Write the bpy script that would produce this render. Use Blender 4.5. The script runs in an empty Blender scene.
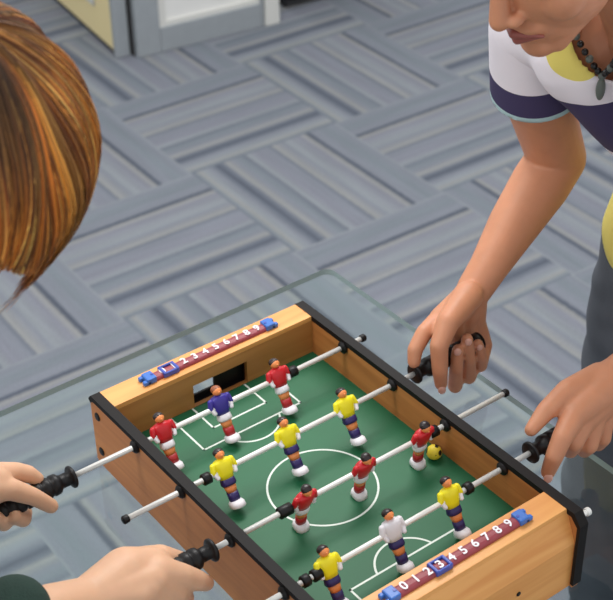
import bpy, bmesh, math, random
from mathutils import Vector, Matrix, Quaternion, noise
random.seed(7)
C = bpy.context.scene
COL = C.collection
S = 0.1            # the scene is measured in decimetres from the middle of the first rod
RZ = 0.89          # height of the rods above the carpet
def W(x, y, z): return Vector((x*S, y*S, z*S+RZ))

# ------------------------------------------------------------------ camera
cam = bpy.data.cameras.new('camera'); camo = bpy.data.objects.new('camera', cam); COL.objects.link(camo)
R0 = Vector((0.7959404, -0.6051923, -0.0148687)); R1 = Vector((-0.3576186, -0.4502338, -0.8181678)); R2 = Vector((0.4884545, 0.6565301, -0.5747873))
M = Matrix.Identity(4)
for i in range(3):
    M[i][0] = R0[i]; M[i][1] = -R1[i]; M[i][2] = -R2[i]
M.translation = W(-7.75906, -11.69977, 11.25442)
camo.matrix_world = M
cam.sensor_width = 36; cam.lens = 1429.243*36/613; cam.clip_end = 60; cam.clip_start = .05
cam.dof.use_dof = True; cam.dof.focus_distance = 1.66; cam.dof.aperture_fstop = 10
C.camera = camo

# ------------------------------------------------------------------ light
w = bpy.data.worlds.new('world'); C.world = w; w.use_nodes = True
w.node_tree.nodes['Background'].inputs[0].default_value = (0.98, 0.99, 1.0, 1)
w.node_tree.nodes['Background'].inputs[1].default_value = 0.80
def area(name, loc, rot, sx, sy, power, col=(1, .98, .95)):
    l = bpy.data.lights.new(name, 'AREA'); l.shape = 'RECTANGLE'; l.size = sx; l.size_y = sy; l.energy = power; l.color = col
    o = bpy.data.objects.new(name, l); COL.objects.link(o); o.location = loc; o.rotation_euler = rot; return o
area('ceiling_lamp', (0.9, 0.9, 2.9), (0, 0, 0), 1.6, .9, 52)
area('ceiling_lamp', (-1.6, 0.2, 2.9), (0, 0, 0), 1.2, .6, 26)
area('ceiling_lamp', (1.9, 4.2, 2.9), (0, 0, 0), 1.2, .6, 16)
C.view_settings.view_transform = 'Standard'; C.view_settings.look = 'None'; C.view_settings.gamma = 1
C.view_settings.use_curve_mapping = False; C.view_settings.exposure = 0.0

# ------------------------------------------------------------------ materials
def lin(c):
    return tuple(((v/255)/12.92 if v/255 <= .04045 else ((v/255+.055)/1.055)**2.4) for v in c) + (1,)
def mat(name, rgb, rough=.5, metal=0, bump=0, bscale=200, var=0, vscale=30, spec=.5, sss=0, coat=0):
    m = bpy.data.materials.new(name); m.use_nodes = True; nt = m.node_tree; b = nt.nodes['Principled BSDF']
    b.inputs['Base Color'].default_value = lin(rgb); b.inputs['Roughness'].default_value = rough; b.inputs['Metallic'].default_value = metal
    b.inputs['Specular IOR Level'].default_value = spec; b.inputs['Coat Weight'].default_value = coat
    if sss:
        b.inputs['Subsurface Weight'].default_value = sss; b.inputs['Subsurface Radius'].default_value = (.012, .004, .002); b.inputs['Subsurface Scale'].default_value = 1
    tc = nt.nodes.new('ShaderNodeTexCoord')
    if var:
        n = nt.nodes.new('ShaderNodeTexNoise'); n.inputs['Scale'].default_value = vscale; n.inputs['Detail'].default_value = 4
        nt.links.new(tc.outputs['Object'], n.inputs['Vector'])
        mr = nt.nodes.new('ShaderNodeMapRange'); mr.inputs[3].default_value = 1-var; mr.inputs[4].default_value = 1+var
        mr.inputs[1].default_value = .3; mr.inputs[2].default_value = .7
        nt.links.new(n.outputs[0], mr.inputs[0])
        mx = nt.nodes.new('ShaderNodeVectorMath'); mx.operation = 'SCALE'; mx.inputs[0].default_value = lin(rgb)[:3]
        nt.links.new(mr.outputs[0], mx.inputs['Scale']); nt.links.new(mx.outputs[0], b.inputs['Base Color'])
    if bump:
        n = nt.nodes.new('ShaderNodeTexNoise'); n.inputs['Scale'].default_value = bscale; n.inputs['Detail'].default_value = 3
        nt.links.new(tc.outputs['Object'], n.inputs['Vector'])
        bp = nt.nodes.new('ShaderNodeBump'); bp.inputs['Strength'].default_value = bump; bp.inputs['Distance'].default_value = .002
        nt.links.new(n.outputs[0], bp.inputs['Height']); nt.links.new(bp.outputs[0], b.inputs['Normal'])
    return m
def wood(name, c1, c2, rough=.42, scale=(3, 60, 60)):
    m = bpy.data.materials.new(name); m.use_nodes = True; nt = m.node_tree; b = nt.nodes['Principled BSDF']
    tc = nt.nodes.new('ShaderNodeTexCoord'); mp = nt.nodes.new('ShaderNodeMapping'); mp.inputs['Scale'].default_value = scale
    n = nt.nodes.new('ShaderNodeTexNoise'); n.inputs['Scale'].default_value = 1; n.inputs['Detail'].default_value = 6; n.inputs['Distortion'].default_value = .6
    cr = nt.nodes.new('ShaderNodeValToRGB'); cr.color_ramp.elements[0].color = lin(c1); cr.color_ramp.elements[1].color = lin(c2)
    cr.color_ramp.elements[0].position = .35; cr.color_ramp.elements[1].position = .65
    L = nt.links.new
    L(tc.outputs['Object'], mp.inputs[0]); L(mp.outputs[0], n.inputs['Vector']); L(n.outputs[0], cr.inputs[0]); L(cr.outputs[0], b.inputs['Base Color'])
    b.inputs['Roughness'].default_value = rough
    return m
WOOD_SIDE = wood('wood_veneer_long', (176, 110, 58), (198, 130, 72), scale=(60, 4, 60))
WOOD_END = wood('wood_veneer_short', (222, 150, 80), (236, 172, 100), scale=(4, 60, 60))
BLACK = mat('black_plastic', (16, 15, 17), .42, spec=.35)
BLACKT = mat('black_edge_trim', (20, 16, 16), .6, spec=.25)
STEEL = mat('polished_steel', (240, 240, 236), .3, .25)
GREEN = mat('green_field', (25, 100, 64), .55, var=.06, vscale=12)
WHITEL = mat('white_paint', (226, 236, 228), .5)
REDP = mat('red_paint', (206, 30, 42), .35)
BLUEP = mat('blue_paint', (58, 48, 150), .35)
YELP = mat('yellow_paint', (250, 236, 30), .38)
WHP = mat('white_plastic', (236, 234, 240), .35)
NAVP = mat('navy_paint', (44, 32, 96), .4)
ORP = mat('orange_skin_paint', (238, 146, 84), .4)
DRED = mat('dark_red_paint', (176, 34, 40), .4)
HAIRP = mat('dark_hair_paint', (38, 28, 30), .3)
GINP = mat('ginger_hair_paint', (150, 84, 50), .4)
RAIL = mat('maroon_plastic', (150, 62, 72), .4)
BLUEC = mat('blue_clip_plastic', (58, 112, 196), .35)
BLUED = mat('blue_slider_plastic', (62, 84, 176), .35)

def carpet_material():
    m = bpy.data.materials.new('striped_carpet_tiles'); m.use_nodes = True; nt = m.node_tree; b = nt.nodes['Principled BSDF']
    N = nt.nodes.new; L = nt.links.new
    def math_(op, a, b_=None, c=None):
        n = N('ShaderNodeMath'); n.operation = op
        for i, v in enumerate((a, b_, c)):
            if v is None: continue
            if isinstance(v, (int, float)): n.inputs[i].default_value = v
            else: L(v, n.inputs[i])
        return n.outputs[0]
    tc = N('ShaderNodeTexCoord'); mp = N('ShaderNodeMapping'); mp.vector_type = 'TEXTURE'
    # origin at a tile corner, tiles half a metre wide, turned slightly
    mp.inputs['Location'].default_value = (1.0585, 1.8237, 0); mp.inputs['Rotation'].default_value = (0, 0, math.radians(-1.86)); mp.inputs['Scale'].default_value = (.5, .5, 1)
    L(tc.outputs['Object'], mp.inputs[0])
    sx = N('ShaderNodeSeparateXYZ'); L(mp.outputs[0], sx.inputs[0]); X, Y = sx.outputs[0], sx.outputs[1]
    fx = math_('FLOOR', X); fy = math_('FLOOR', Y); ux = math_('FRACT', X); uy = math_('FRACT', Y)
    par = math_('MODULO', math_('ADD', math_('ADD', fx, fy), 101), 2)       # tile (0,0) above node -> parity
    # rising tiles run along x
    inv = math_('SUBTRACT', 1, par)
    across = math_('ADD', math_('MULTIPLY', par, math_('SUBTRACT', 1, uy)), math_('MULTIPLY', inv, math_('SUBTRACT', 1, ux)))
    along = math_('ADD', math_('MULTIPLY', par, ux), math_('MULTIPLY', inv, uy))
    cid = N('ShaderNodeCombineXYZ'); L(fx, cid.inputs[0]); L(fy, cid.inputs[1])
    wn = N('ShaderNodeTexWhiteNoise'); L(cid.outputs[0], wn.inputs['Vector'])
    flip = math_('GREATER_THAN', wn.outputs['Value'], .72)
    ac2 = math_('ADD', math_('MULTIPLY', flip, math_('SUBTRACT', 1, across)), math_('MULTIPLY', math_('SUBTRACT', 1, flip), across))
    # slight wobble of every stripe edge
    wob = N('ShaderNodeTexNoise'); wob.inputs['Scale'].default_value = 60; L(tc.outputs['Object'], wob.inputs['Vector'])
    ac3 = math_('ADD', ac2, math_('MULTIPLY', math_('SUBTRACT', wob.outputs[0], .5), .012))
    cr = N('ShaderNodeValToRGB'); e = cr.color_ramp.elements
    base = (120, 125, 135); lt = (131, 137, 143); tan = (137, 139, 140); dk = (82, 88, 100); md = (104, 110, 121); bl = (115, 123, 131); pu = (121, 124, 135)
    st = [(0, lt), (.02, base), (.09, bl), (.15, base), (.185, base), (.198, dk), (.212, dk), (.235, tan), (.27, pu), (.36, lt), (.39, base), (.455, tan), (.47, md), (.50, base), (.58, pu), (.63, lt), (.65, md), (.69, bl), (.73, base), (.775, tan), (.80, md), (.835, dk), (.86, md), (.885, base), (.93, lt), (.955, tan), (.98, bl), (1, md)]
    e[0].position, e[0].color = 0, lin(st[0][1]); e[1].position, e[1].color = 1, lin(st[-1][1])
    for q, c in st[1:-1]:
        k = e.new(q); k.color = lin(c)
    L(ac3, cr.inputs[0])
    # yarn colour changing along each stripe
    cv = N('ShaderNodeCombineXYZ'); L(math_('MULTIPLY', across, 30), cv.inputs[0]); L(math_('MULTIPLY', along, 2.2), cv.inputs[1]); L(math_('ADD', math_('MULTIPLY', fx, 7.3), math_('MULTIPLY', fy, 3.1)), cv.inputs[2])
    n2 = N('ShaderNodeTexNoise'); n2.inputs['Scale'].default_value = 1; n2.inputs['Detail'].default_value = 3; L(cv.outputs[0], n2.inputs['Vector'])
    sc = N('ShaderNodeMapRange'); sc.inputs[1].default_value = .3; sc.inputs[2].default_value = .7; sc.inputs[3].default_value = .93; sc.inputs[4].default_value = 1.06; L(n2.outputs[0], sc.inputs[0])
    vm = N('ShaderNodeVectorMath'); vm.operation = 'SCALE'; L(cr.outputs[0], vm.inputs[0]); L(sc.outputs[0], vm.inputs['Scale'])
    n3 = N('ShaderNodeTexNoise'); n3.inputs['Scale'].default_value = 260; n3.inputs['Detail'].default_value = 2; L(tc.outputs['Object'], n3.inputs['Vector'])
    s3 = N('ShaderNodeMapRange'); s3.inputs[1].default_value = .3; s3.inputs[2].default_value = .7; s3.inputs[3].default_value = .88; s3.inputs[4].default_value = 1.12; L(n3.outputs[0], s3.inputs[0])
    v2 = N('ShaderNodeVectorMath'); v2.operation = 'SCALE'; L(vm.outputs[0], v2.inputs[0]); L(s3.outputs[0], v2.inputs['Scale'])
    L(v2.outputs[0], b.inputs['Base Color'])
    b.inputs['Roughness'].default_value = .95; b.inputs['Specular IOR Level'].default_value = .1
    bp = N('ShaderNodeBump'); bp.inputs['Strength'].default_value = .5; bp.inputs['Distance'].default_value = .004; L(n3.outputs[0], bp.inputs['Height']); L(bp.outputs[0], b.inputs['Normal'])
    return m
def glass_material():
    m = bpy.data.materials.new('table_glass'); m.use_nodes = True; nt = m.node_tree; nt.nodes.remove(nt.nodes['Principled BSDF'])
    out = nt.nodes['Material Output']; N = nt.nodes.new; L = nt.links.new
    t = N('ShaderNodeBsdfTransparent'); t.inputs[0].default_value = (.925, .975, .965, 1)
    g = N('ShaderNodeBsdfGlossy'); g.inputs['Roughness'].default_value = .03; g.inputs[0].default_value = (1, 1, 1, 1)
    f = N('ShaderNodeFresnel'); f.inputs[0].default_value = 1.5
    mx = N('ShaderNodeMixShader'); ge = N('ShaderNodeNewGeometry'); fr = N('ShaderNodeMath'); fr.operation = 'SUBTRACT'; fr.inputs[0].default_value = 1; L(ge.outputs['Backfacing'], fr.inputs[1]); fm = N('ShaderNodeMath'); fm.operation = 'MULTIPLY'; L(fr.outputs[0], fm.inputs[0]); L(f.outputs[0], fm.inputs[1]); L(fm.outputs[0], mx.inputs[0]); L(t.outputs[0], mx.inputs[1]); L(g.outputs[0], mx.inputs[2]); L(mx.outputs[0], out.inputs[0])
    return m
GLASS = glass_material()
GEDGE = mat('glass_edge_green', (150, 168, 168), .2)

# ------------------------------------------------------------------ mesh helpers
def obj(name, bm, m, parent=None, smooth=False, bevel=0):
    me = bpy.data.meshes.new(name); bm.normal_update(); bm.to_mesh(me); bm.free()
    for x in (m if isinstance(m, (list, tuple)) else [m]): me.materials.append(x)
    o = bpy.data.objects.new(name, me); COL.objects.link(o)
    if parent: o.parent = parent
    if smooth:
        for p in me.polygons: p.use_smooth = True
    if bevel:
        b = o.modifiers.new('bevel', 'BEVEL'); b.width = bevel; b.segments = 2; b.limit_method = 'ANGLE'
    return o
def tag(o, label, cat, group=None):
    o['label'] = label; o['category'] = cat
    if group: o['group'] = group
    return o
def thing(name, label, cat, loc=(0, 0, 0), group=None):
    o = bpy.data.objects.new(name, None); COL.objects.link(o); o.location = loc; o.empty_display_size = .05
    return tag(o, label, cat, group)
def struct(o): o['kind'] = 'structure'; return o
def box(bm, x0, x1, y0, y1, z0, z1):
    vs = [bm.verts.new((x, y, z)) for z in (z0, z1) for (x, y) in ((x0, y0), (x1, y0), (x1, y1), (x0, y1))]
    for f in ((3, 2, 1, 0), (4, 5, 6, 7), (0, 1, 5, 4), (1, 2, 6, 5), (2, 3, 7, 6), (3, 0, 4, 7)): bm.faces.new([vs[i] for i in f])
    return vs
def frame_of(d):
    d = d.normalized(); a = Vector((0, 0, 1)) if abs(d.z) < .9 else Vector((1, 0, 0))
    u = d.cross(a).normalized(); return u, d.cross(u).normalized()
def loft(bm, rings, cap=True):
    R_ = [[bm.verts.new(p) for p in r] for r in rings]; n = len(R_[0])
    for a, b in zip(R_, R_[1:]):
        for i in range(n): bm.faces.new((a[i], a[(i+1) % n], b[(i+1) % n], b[i]))
    if cap:
        bm.faces.new(R_[0][::-1]); bm.faces.new(R_[-1])
    return R_
def revolve(bm, p, d, prof, n=20):
    """prof: list of (distance along d, radius)"""
    d = d.normalized(); u, v = frame_of(d)
    loft(bm, [[p+d*t+(u*math.cos(2*math.pi*i/n)+v*math.sin(2*math.pi*i/n))*max(r, 1e-5) for i in range(n)] for t, r in prof])
def capsule(bm, a, b, ra, rb, n=26):
    a = Vector(a); b = Vector(b); d = b-a; L_ = d.length
    if L_ < 1e-6: d = Vector((0, 0, 1)); L_ = 1e-6
    prof = []
    for k in range(5): t = math.pi/2*(k/5); prof.append((-ra*math.cos(t), ra*math.sin(t)))
    prof[0] = (-ra, ra*.05); prof.append((0, ra)); prof.append((L_, rb))
    for k in range(1, 6): t = math.pi/2*(k/5); prof.append((L_+rb*math.sin(t), max(rb*math.cos(t), rb*.05)))
    revolve(bm, a, d, prof, n)
def chain(bm, pts):
    """pts: list of (x,y,z,r) in decimetres"""
    for a, b in zip(pts, pts[1:]):
        capsule(bm, W(*a[:3]), W(*b[:3]), a[3]*S, b[3]*S)
def ell(bm, c, ax, ay, az, n=20, m_=12):
    """ellipsoid, three axis vectors"""
    rings = []
    for j in range(1, m_):
        t = math.pi*j/m_
        rings.append([c+ax*(math.sin(t)*math.cos(2*math.pi*i/n))+ay*(math.sin(t)*math.sin(2*math.pi*i/n))+az*math.cos(t) for i in range(n)])
    loft(bm, rings)
def fuse(name, bm, m, parent, voxel, smooth_it=6, factor=.5):
    me = bpy.data.meshes.new('raw'); bmesh.ops.recalc_face_normals(bm, faces=bm.faces); bm.to_mesh(me); bm.free()
    t = bpy.data.objects.new('raw', me); COL.objects.link(t)
    r = t.modifiers.new('r', 'REMESH'); r.mode = 'VOXEL'; r.voxel_size = voxel
    if smooth_it:
        s = t.modifiers.new('s', 'SMOOTH'); s.factor = factor; s.iterations = smooth_it
    dg = bpy.context.evaluated_depsgraph_get(); dg.update()
    me2 = bpy.data.meshes.new_from_object(t.evaluated_get(dg)); bpy.data.objects.remove(t)
    me2.name = name; me2.materials.clear()
    for x in (m if isinstance(m, (list, tuple)) else [m]): me2.materials.append(x)
    for p in me2.polygons: p.use_smooth = True
    o = bpy.data.objects.new(name, me2); COL.objects.link(o)
    if parent: o.parent = parent
    return o
def slice_(o, p, n):
    bm = bmesh.new(); bm.from_mesh(o.data)
    bmesh.ops.bisect_plane(bm, geom=list(bm.verts)+list(bm.edges)+list(bm.faces), plane_co=p, plane_no=n, clear_outer=True)
    for f in bm.faces: f.smooth = True
    bm.to_mesh(o.data); bm.free()
def cut(o, test):
    bm = bmesh.new(); bm.from_mesh(o.data)
    bmesh.ops.delete(bm, geom=[v for v in bm.verts if test(v.co)], context='VERTS'); bm.to_mesh(o.data); bm.free()
def copy_tree(o, parent=None):
    c = o.copy(); COL.objects.link(c); c.parent = parent
    for ch in list(o.children): copy_tree(ch, c)
    return c

# ------------------------------------------------------------------ floor
bm = bmesh.new(); box(bm, -3.5, 5.5, -3, 7, -.02, 0)
struct(obj('floor', bm, carpet_material()))

# ------------------------------------------------------------------ partitions at the back
GREYM = mat('grey_partition_frame', (146, 152, 157), .5, var=.03)
GREYD = mat('dark_gap', (58, 58, 60), .7)
BEIGE = mat('beige_fabric_panel', (226, 210, 160), .85, bump=.3, bscale=500)
PALE = mat('pale_panel', (208, 208, 204), .45)
PALE2 = mat('white_panel', (222, 222, 220), .5, var=.03, vscale=8)
PALEB = mat('pale_blue_window_film', (196, 208, 226), .25)
DARKC = mat('black_cabinet', (24, 24, 28), .4)
ang = math.radians(-7.0)
def partition(name, label, cat, x, y, rot, length, parts):
    t = thing(name, label, cat, (x, y, 0)); t.rotation_euler = (0, 0, rot)
    for nm, m, boxes, bev in parts:
        b = bmesh.new()
        for q in boxes: box(b, *q)
        obj(nm, b, m, t, bevel=bev)
    return t
# grey framed panel along +x
Lg = .455
partition('office_partition', 'grey framed office partition with white lower panel beside the beige one', 'partition', 1.338, 2.585, ang, Lg, [
    ('frame', GREYM, [(0, .085, -.03, .03, 0, 1.5), (Lg-.0, Lg+.012, -.03, .03, 0, 1.5), (.085, Lg, -.03, .03, 0, .085), (.085, Lg, -.03, .03, 1.44, 1.5)], .003),
    ('panel', PALE2, [(.085, Lg, -.012, .012, .085, 1.44)], 0),
    ('panel_bead', PALE, [(.085, .11, -.022, .022, .085, 1.44), (.11, Lg, -.022, .022, .085, .10), (Lg-.015, Lg, -.022, .022, .10, 1.44)], 0)])
partition('partition_post', 'white square post standing at the end of the grey partition', 'post', 1.338+.47*math.cos(ang), 2.585+.47*math.sin(ang), ang, .07, [
    ('post_body', PALE, [(.0, .055, -.035, .035, .0, 1.5)], .004), ('post_cap', GREYM, [(-.003, .058, -.038, .038, 1.5, 1.52)], .003)])
partition('office_partition', 'beige fabric office partition at the left with pale window and grey edge', 'partition', 1.332, 2.634, ang, 1, [
    ('frame', GREYM, [(-.05, .0, -.045, -.022, .0, 1.5)], .004),
    ('panel', BEIGE, [(-.046, -.004, -.022, .11, .02, 1.5), (-.046, -.004, .11, 1.6, .02, .13), (-.046, -.004, .11, 1.6, .9, 1.5)], .002),
    ('window_pane', PALEB, [(-.03, -.02, .11, 1.6, .13, .9)], 0),
    ('window_frame', PALE, [(-.052, .002, .108, .125, .13, .9), (-.052, .002, .108, 1.6, .128, .142), (-.052, .002, .108, 1.6, .885, .9)], .001),
    ('foot_strip', GREYD, [(-.04, -.01, -.03, 1.6, 0, .02)], 0)])
partition('partition_gap_shade', 'dark upright strip standing in for the shaded gap between the beige and grey partitions', 'post', 1.336, 2.59, ang, 1, [  # dark strip stands in for the shade inside the gap between panels
    ('gap_shade_strip', GREYD, [(-.004, .001, -.012, .03, 0, 1.5)], 0), ('gap_shade_cap', GREYD, [(-.004, .001, -.012, .03, 1.5, 1.505)], 0)])
t = thing('storage_cabinet', 'black cabinet on the carpet beyond the white post at the top edge', 'cabinet', (1.93, 2.56, 0)); t.rotation_euler = (0, 0, ang)
bm = bmesh.new(); box(bm, 0, .34, 0, .4, .03, .7); obj('body', bm, DARKC, t, bevel=.005)
bm = bmesh.new(); box(bm, .015, .325, .02, .38, 0, .03); obj('plinth', bm, GREYD, t)
bm = bmesh.new(); box(bm, .01, .165, -.015, 0, .05, .68); obj('door', bm, DARKC, t, bevel=.002)
bm = bmesh.new(); box(bm, .175, .33, -.015, 0, .05, .68); obj('door', bm, DARKC, t, bevel=.002)

# ------------------------------------------------------------------ glass table
GT = -.99
t = thing('glass_table', 'clear glass table on the carpet carrying the wooden football game', 'table', W(0, -1.5, -8.9))
def P0(bmf): return bmf
bm = bmesh.new()
gx0, gx1, gy0, gy1, rc = -4.9, 3.45, -6.6, 2.78, .16
outline = []
for cx_, cy_, a0 in ((gx1-rc, gy1-rc, 0), (gx0+rc, gy1-rc, 90), (gx0+rc, gy0+rc, 180), (gx1-rc, gy0+rc, 270)):
    for k in range(6):
        a = math.radians(a0+k*18); outline.append((cx_+rc*math.cos(a), cy_+rc*math.sin(a)))
org = Vector(t.location)
r1_ = [W(x, y, GT-.1)-org for x, y in outline]; r2_ = [W(x, y, GT)-org for x, y in outline]
loft(bm, [r1_, r2_]); 
bm.faces.ensure_lookup_table()
for f in bm.faces: f.material_index = 0 if len(f.verts) > 4 else 1
obj('glass_top', bm, [GLASS, GEDGE], t)
bm = bmesh.new(); revolve(bm, Vector((0, 0, 0)), Vector((0, 0, 1)), [(0, .22), (.012, .22), (.02, .2), (.03, .05), (.04, .04)], 32); obj('base_plate', bm, GREYM, t, True)
bm = bmesh.new(); revolve(bm, Vector((0, 0, .04)), Vector((0, 0, 1)), [(0, .035), (.72, .035), (.725, .09), (.741, .09)], 24); obj('column', bm, GREYM, t, True)

# ------------------------------------------------------------------ football game box
G = thing('tabletop_football_game', 'wooden tabletop football game with green pitch standing on the glass table', 'game', W(0, -1.5, GT))
go = Vector(G.location)
def gbm(): return bmesh.new()
def gbox(b, x0, x1, y0, y1, z0, z1):
    p = W(x0, y0, z0)-go; q = W(x1, y1, z1)-go; box(b, p.x, q.x, p.y, q.y, p.z, q.z)
def gprism(b, prof, x0, x1):
    """prof in (y,z), extruded along x"""
    loft(b, [[W(x0, y, z)-go for y, z in prof], [W(x1, y, z)-go for y, z in prof]])
side_prof = [(-4.22, -.985), (1.03, -.985), (1.09, -.93), (1.09, .04), (1.03, .095), (-4.13, .095), (-4.23, -.02), (-4.23, -.93)]
for s in (-1, 1):
    b = gbm(); x0, x1 = (1.54, 1.642) if s > 0 else (-1.642, -1.54)
    gprism(b, side_prof, x0, x1); o = obj('side_panel', b, WOOD_SIDE, G, bevel=.0006)
    b = gbm(); e = .014
    tp = [(-4.10, .05), (1.0, .05), (1.06, .0), (1.105, .045), (1.037, .124), (-4.137, .124), (-4.245, -.01), (-4.245, -.93), (-4.2, -.93), (-4.2, -.05)]
    gprism(b, tp, x0-e, x1+e); obj('edge_trim', b, BLACKT, G)
# end panels: flat top, inner board with the goal mouth, slanted outer board
def end_panel(sgn, yi):
    """yi: y of the inner face; sgn +1 far end, -1 near end"""
    Y = lambda d: yi+sgn*d
    par = None
    b = gbm()
    prof = [(Y(0), .045), (Y(0), .115), (Y(.36), .115), (Y(.37), .06), (Y(.335), .045)]
    gprism(b, prof if sgn > 0 else prof[::-1], -1.54, 1.54); par = obj('end_panel', b, WOOD_END, G, bevel=.0005)
    gx0, gx1, gz0, gz1 = -.38, .46, -.47, -.13
    b = gbm(); y0, y1 = sorted((Y(0), Y(.06)))
    gbox(b, -1.54, gx0, y0, y1, -.98, .045); gbox(b, gx1, 1.54, y0, y1, -.98, .045); gbox(b, gx0, gx1, y0, y1, gz1, .045); gbox(b, gx0, gx1, y0, y1, -.98, gz0)
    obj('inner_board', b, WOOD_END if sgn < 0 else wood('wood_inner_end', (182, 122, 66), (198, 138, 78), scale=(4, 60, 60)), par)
    b = gbm()
    pr = [(Y(.37), .06), (Y(.335), .045), (Y(.49), -.3), (Y(.49), -.98), (Y(.52), -.98), (Y(.52), -.3)]
    def seg(x0, x1, za, zb):
        # outer board between heights za..zb (upper part slants)
        def yo(z): return Y(.37)+sgn*(.15)*min(1, (.06-z)/.36)
        zs = [za] + ([-.3] if za > -.3 > zb else []) + [zb]
        loft_p = [(yo(z), z) for z in zs] + [(yo(z)-sgn*.05, z) for z in zs[::-1]]
        gprism(b, loft_p if sgn > 0 else loft_p[::-1], x0, x1)
    if sgn > 0:
        seg(-1.54, -.3, .06, -.98); seg(.35, 1.54, .06, -.98); seg(-.3, .35, .06, -.05); seg(-.3, .35, -.9, -.98)
    else: seg(-1.54, 1.54, .06, -.98)
    bmesh.ops.recalc_face_normals(b, faces=b.faces)
    obj('outer_board', b, WOOD_END, par)
    # black goal pocket
    b = gbm(); 
    for q in ((gx0-.05, gx0, .06, .16, gz0-.04, gz1+.04), (gx1, gx1+.05, .06, .16, gz0-.04, gz1+.04), (gx0, gx1, .06, .16, gz1, gz1+.04), (gx0, gx1, .06, .16, gz0-.04, gz0), (.02, gx1, .13, .16, gz0, gz1), (gx0, .02, .13, .16, gz0, gz0+.07)):
        ya, yb = sorted((Y(q[2]), Y(q[3]))); gbox(b, q[0], q[1], ya, yb, q[4], q[5])
    obj('goal_pocket', b, BLACK, par)
end_panel(1, .68); end_panel(-1, -3.66)
b = gbm(); gbox(b, -1.54, 1.54, -3.66, .68, -.52, -.478); obj('pitch', b, GREEN, G)
b = gbm(); gbox(b, -1.54, 1.54, -4.1, 1.1, -.985, -.96); obj('bottom_board', b, WOOD_SIDE, G)
# markings
b = gbm(); lw = .026; zt = -.4775
def strip(pts):
    for (xa, ya), (xb, yb) in zip(pts, pts[1:]):
        d = Vector((xb-xa, yb-ya)).normalized(); n = Vector((-d.y, d.x))*lw/2; ex = d*lw/2
        q = [(xa-ex.x+n.x, ya-ex.y+n.y), (xa-ex.x-n.x, ya-ex.y-n.y), (xb+ex.x-n.x, yb+ex.y-n.y), (xb+ex.x+n.x, yb+ex.y+n.y)]
        loft(b, [[W(x, y, zt-.002)-go for x, y in q], [W(x, y, zt)-go for x, y in q]])
def arc(cx_, cy_, r, a0, a1, n=40):
    a0, a1 = math.radians(a0), math.radians(a1)
    ri, ro = r-lw/2, r+lw/2
    for k in range(n):
        u, v = a0+(a1-a0)*k/n, a0+(a1-a0)*(k+1)/n
        q = [(cx_+ri*math.cos(u), cy_+ri*math.sin(u)), (cx_+ro*math.cos(u), cy_+ro*math.sin(u)), (cx_+ro*math.cos(v), cy_+ro*math.sin(v)), (cx_+ri*math.cos(v), cy_+ri*math.sin(v))]
        loft(b, [[W(x, y, zt-.002)-go for x, y in q], [W(x, y, zt+.0005)-go for x, y in q]])
strip([(-.75, .66), (-.75, -.09), (.75, -.09), (.75, .66)]); strip([(-.42, .66), (-.42, .19), (.4, .19), (.4, .66)])
arc(0, .06, .43, 200, 340); bmesh.ops.recalc_face_normals(b, faces=b.faces); obj('penalty_markings', b, WHITEL, G); b = gbm()
strip([(-.79, -3.64), (-.79, -3.05), (.79, -3.05), (.79, -3.64)]); strip([(-.42, -3.64), (-.42, -3.33), (.4, -3.33), (.4, -3.64)])
arc(0, -3.17, .42, 17, 163)
bmesh.ops.recalc_face_normals(b, faces=b.faces); obj('penalty_markings', b, WHITEL, G)
b = gbm(); arc(0, -1.53, .67, 0, 360, 72); bmesh.ops.recalc_face_normals(b, faces=b.faces); obj('centre_circle', b, WHITEL, G)
# bearings on both faces of the side panels
for i in range(4):
    for s in (-1, 1):
        b = gbm(); y = -i
        revolve(b, W(s*1.54, y, 0)-go, Vector((-s, 0, 0)), [(0, .0085), (.003, .0085), (.0045, .007), (.006, .005)], 20)
        revolve(b, W(s*1.642, y, 0)-go, Vector((s, 0, 0)), [(0, .0085), (.003, .0085), (.0045, .007), (.006, .005)], 20)
        obj('rod_bearing', b, BLACK, G, False)
# screws
for x, y, z, d in ((-1.642, .93, -.15, -1), (-1.642, .93, -.72, -1), (1.642, .93, -.15, 1), (1.642, .93, -.72, 1)):
    b = gbm(); revolve(b, W(x, y, z)-go, Vector((d, 0, 0)), [(0, .006), (.001, .006), (.002, .0045), (.0022, .002)], 14); obj('bolt_cap', b, BLACK, G)
b = gbm(); revolve(b, W(.69, -4.18, -.56)-go, Vector((0, -1, 0)), [(0, .003), (.001, .003), (.0015, .002)], 12); obj('screw', b, BLACK, G)
b = gbm(); revolve(b, W(1.642, -4.15, .05)-go, Vector((1, 0, 0)), [(0, .0035), (.006, .0035), (.0062, .005), (.011, .005), (.012, .004)], 14); obj('corner_peg', b, STEEL, G)

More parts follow.
